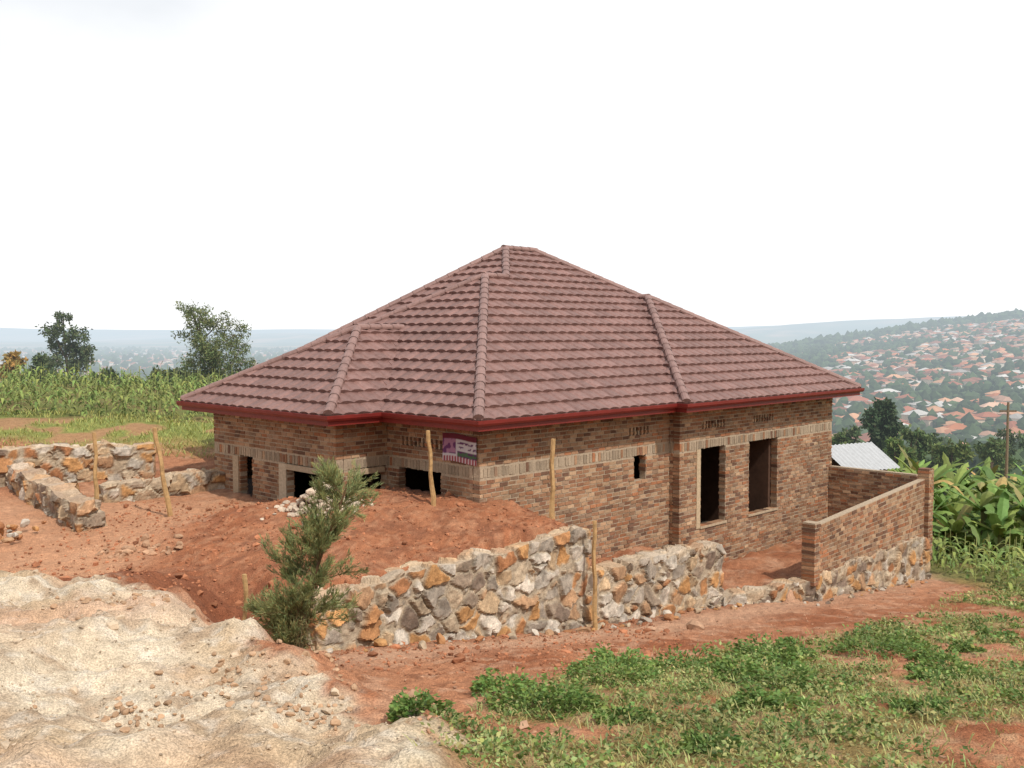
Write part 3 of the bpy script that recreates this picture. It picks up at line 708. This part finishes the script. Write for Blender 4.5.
# ------------------------------------------------------------------ distant town & trees
tw=MB()
roofc=[C(208,142,108),C(184,116,90),C(220,168,132),C(166,110,88),C(226,186,160),C(220,216,210),C(196,154,130),C(156,104,84),C(208,134,94),C(186,180,174)]
wallc=[C(224,204,178),C(206,170,142),C(236,226,208),C(196,152,122)]
def thouse(x_,y_):
    z_=gz(x_,y_);w=R.uniform(4.5,8.5);d_=R.uniform(4,6.2);h_=R.uniform(3,5);rh_=R.uniform(1.6,2.8);an=R.uniform(-.6,.6)+.4;ca,sa=math.cos(an),math.sin(an)
    o=.6;rid=max(0,w-d_)*.9
    v=np.array([(-w,-d_,-4),(w,-d_,-4),(w,d_,-4),(-w,d_,-4),(-w,-d_,h_),(w,-d_,h_),(w,d_,h_),(-w,d_,h_),
       (-w-o,-d_-o,h_-.1),(w+o,-d_-o,h_-.1),(w+o,d_+o,h_-.1),(-w-o,d_+o,h_-.1),(-rid,0,h_+rh_),(rid,0,h_+rh_)])
    v=np.stack([v[:,0]*ca-v[:,1]*sa+x_,v[:,0]*sa+v[:,1]*ca+y_,v[:,2]+z_],1)
    c=np.zeros((14,3));c[:8]=wallc[R.randint(4)];c[8:]=roofc[R.randint(10)]*R.uniform(.75,1.05)
    o_=tw.n;tw.v.append(v);tw.c.append(c);tw.n+=14
    for q in [(0,1,5,4),(1,2,6,5),(2,3,7,6),(3,0,4,7),(8,9,13,12),(10,11,12,13),(9,10,13),(11,8,12),(8,11,10,9)]: tw.f.append([o_+j for j in q])
occ=set()
for i in range(4200):
    y_=470+1250*R.rand()**.9;k_=R.uniform(.2,.66);x_=k_*y_
    if fbm(np.array([x_]),np.array([y_]),.006,3,90)[0]+.08*(y_<1200)-.25*sm(1450,1700,y_)-.10*(k_<.33)<.46: continue
    key=(int(x_/19),int(y_/19))
    if key in occ: continue
    occ.add(key);thouse(x_,y_)
for i in range(1100):
    y_=R.uniform(1100,3300);x_=y_*R.uniform(-.62,-.2);thouse(x_,y_)
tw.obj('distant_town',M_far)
dt=MB()
def blob(x_,y_,s):
    z_=gz(x_,y_);v=IV1*R.uniform(.7,1.3,(len(IV1),1))*np.array([s,s,s*R.uniform(.8,1.5)])+np.array([x_,y_,z_+s*.7]);dt.add(v,IF1,C(80,100,60)*R.uniform(.55,1.3))
for i in range(9500):
    y_=180+1620*R.rand();k_=R.uniform(.2,.66)
    nn=fbm(np.array([k_*y_]),np.array([y_]),.006,3,90)[0]+.08*(y_<1200)-.10*(k_<.33)
    if R.rand()<(.5 if nn>.46 else .9): blob(k_*y_,y_,R.uniform(2.0,4.8))
for i in range(700):
    k_=R.uniform(.25,.66);y_=R.uniform(1640,1760);blob(k_*y_,y_,R.uniform(4,8))
for i in range(2400):
    y_=R.uniform(400,3500);blob(y_*R.uniform(-.62,-.18),y_,R.uniform(3,8))
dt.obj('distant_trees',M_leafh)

# ------------------------------------------------------------------ light, sky, camera
el=math.radians(50);azv=Vector((.60,-.80,0)).normalized();sd=Vector((azv.x*math.cos(el),azv.y*math.cos(el),math.sin(el)))
sl=bpy.data.lights.new('sun','SUN');sl.energy=3.6;sl.angle=math.radians(1.2);sl.color=(1,.955,.88)
so=bpy.data.objects.new('sun',sl);so.rotation_euler=sd.to_track_quat('Z','Y').to_euler();so.location=(20,-20,40);scene.collection.objects.link(so)
w=bpy.data.worlds.new('World');scene.world=w;w.use_nodes=True;nt=w.node_tree;bg=nt.nodes['Background']
sk=nt.nodes.new('ShaderNodeTexSky');sk.sky_type='NISHITA';sk.sun_disc=False;sk.sun_elevation=el;sk.sun_rotation=math.atan2(azv.x,azv.y);sk.dust_density=3;sk.air_density=1.2
tc=nt.nodes.new('ShaderNodeTexCoord');mp=nt.nodes.new('ShaderNodeMapping');mp.inputs['Scale'].default_value=(1,1,2.5)
nz=nt.nodes.new('ShaderNodeTexNoise');nz.inputs['Scale'].default_value=2.2;nz.inputs['Detail'].default_value=5
nt.links.new(tc.outputs['Generated'],mp.inputs[0]);nt.links.new(mp.outputs[0],nz.inputs['Vector'])
# thin cloud veil that opens slightly in one direction of the sky
dp=nt.nodes.new('ShaderNodeVectorMath');dp.operation='DOT_PRODUCT';dp.inputs[1].default_value=(-.55,.0,.95);nt.links.new(tc.outputs['Generated'],dp.inputs[0])
sb_=nt.nodes.new('ShaderNodeMath');sb_.operation='MULTIPLY_ADD';sb_.inputs[1].default_value=-.8;nt.links.new(dp.outputs['Value'],sb_.inputs[0]);nt.links.new(nz.outputs['Fac'],sb_.inputs[2])
mr=nt.nodes.new('ShaderNodeMapRange');mr.inputs['From Min'].default_value=-.05;mr.inputs['From Max'].default_value=.22;mr.inputs['To Min'].default_value=.72;mr.inputs['To Max'].default_value=1.0
nt.links.new(sb_.outputs[0],mr.inputs['Value'])
mx=nt.nodes.new('ShaderNodeMix');mx.data_type='RGBA';nt.links.new(mr.outputs[0],mx.inputs['Factor']);nt.links.new(sk.outputs[0],mx.inputs['A']);mx.inputs['B'].default_value=(11.0,11.1,11.2,1)
nt.links.new(mx.outputs['Result'],bg.inputs['Color']);bg.inputs['Strength'].default_value=.1

cam=bpy.data.cameras.new('camera');cam.sensor_width=36;cam.lens=34.75;cam.clip_end=20000;cam.clip_start=.1
co=bpy.data.objects.new('camera',cam);co.location=(0,0,6);co.rotation_euler=(math.radians(90-3.05),0,0);scene.collection.objects.link(co);scene.camera=co
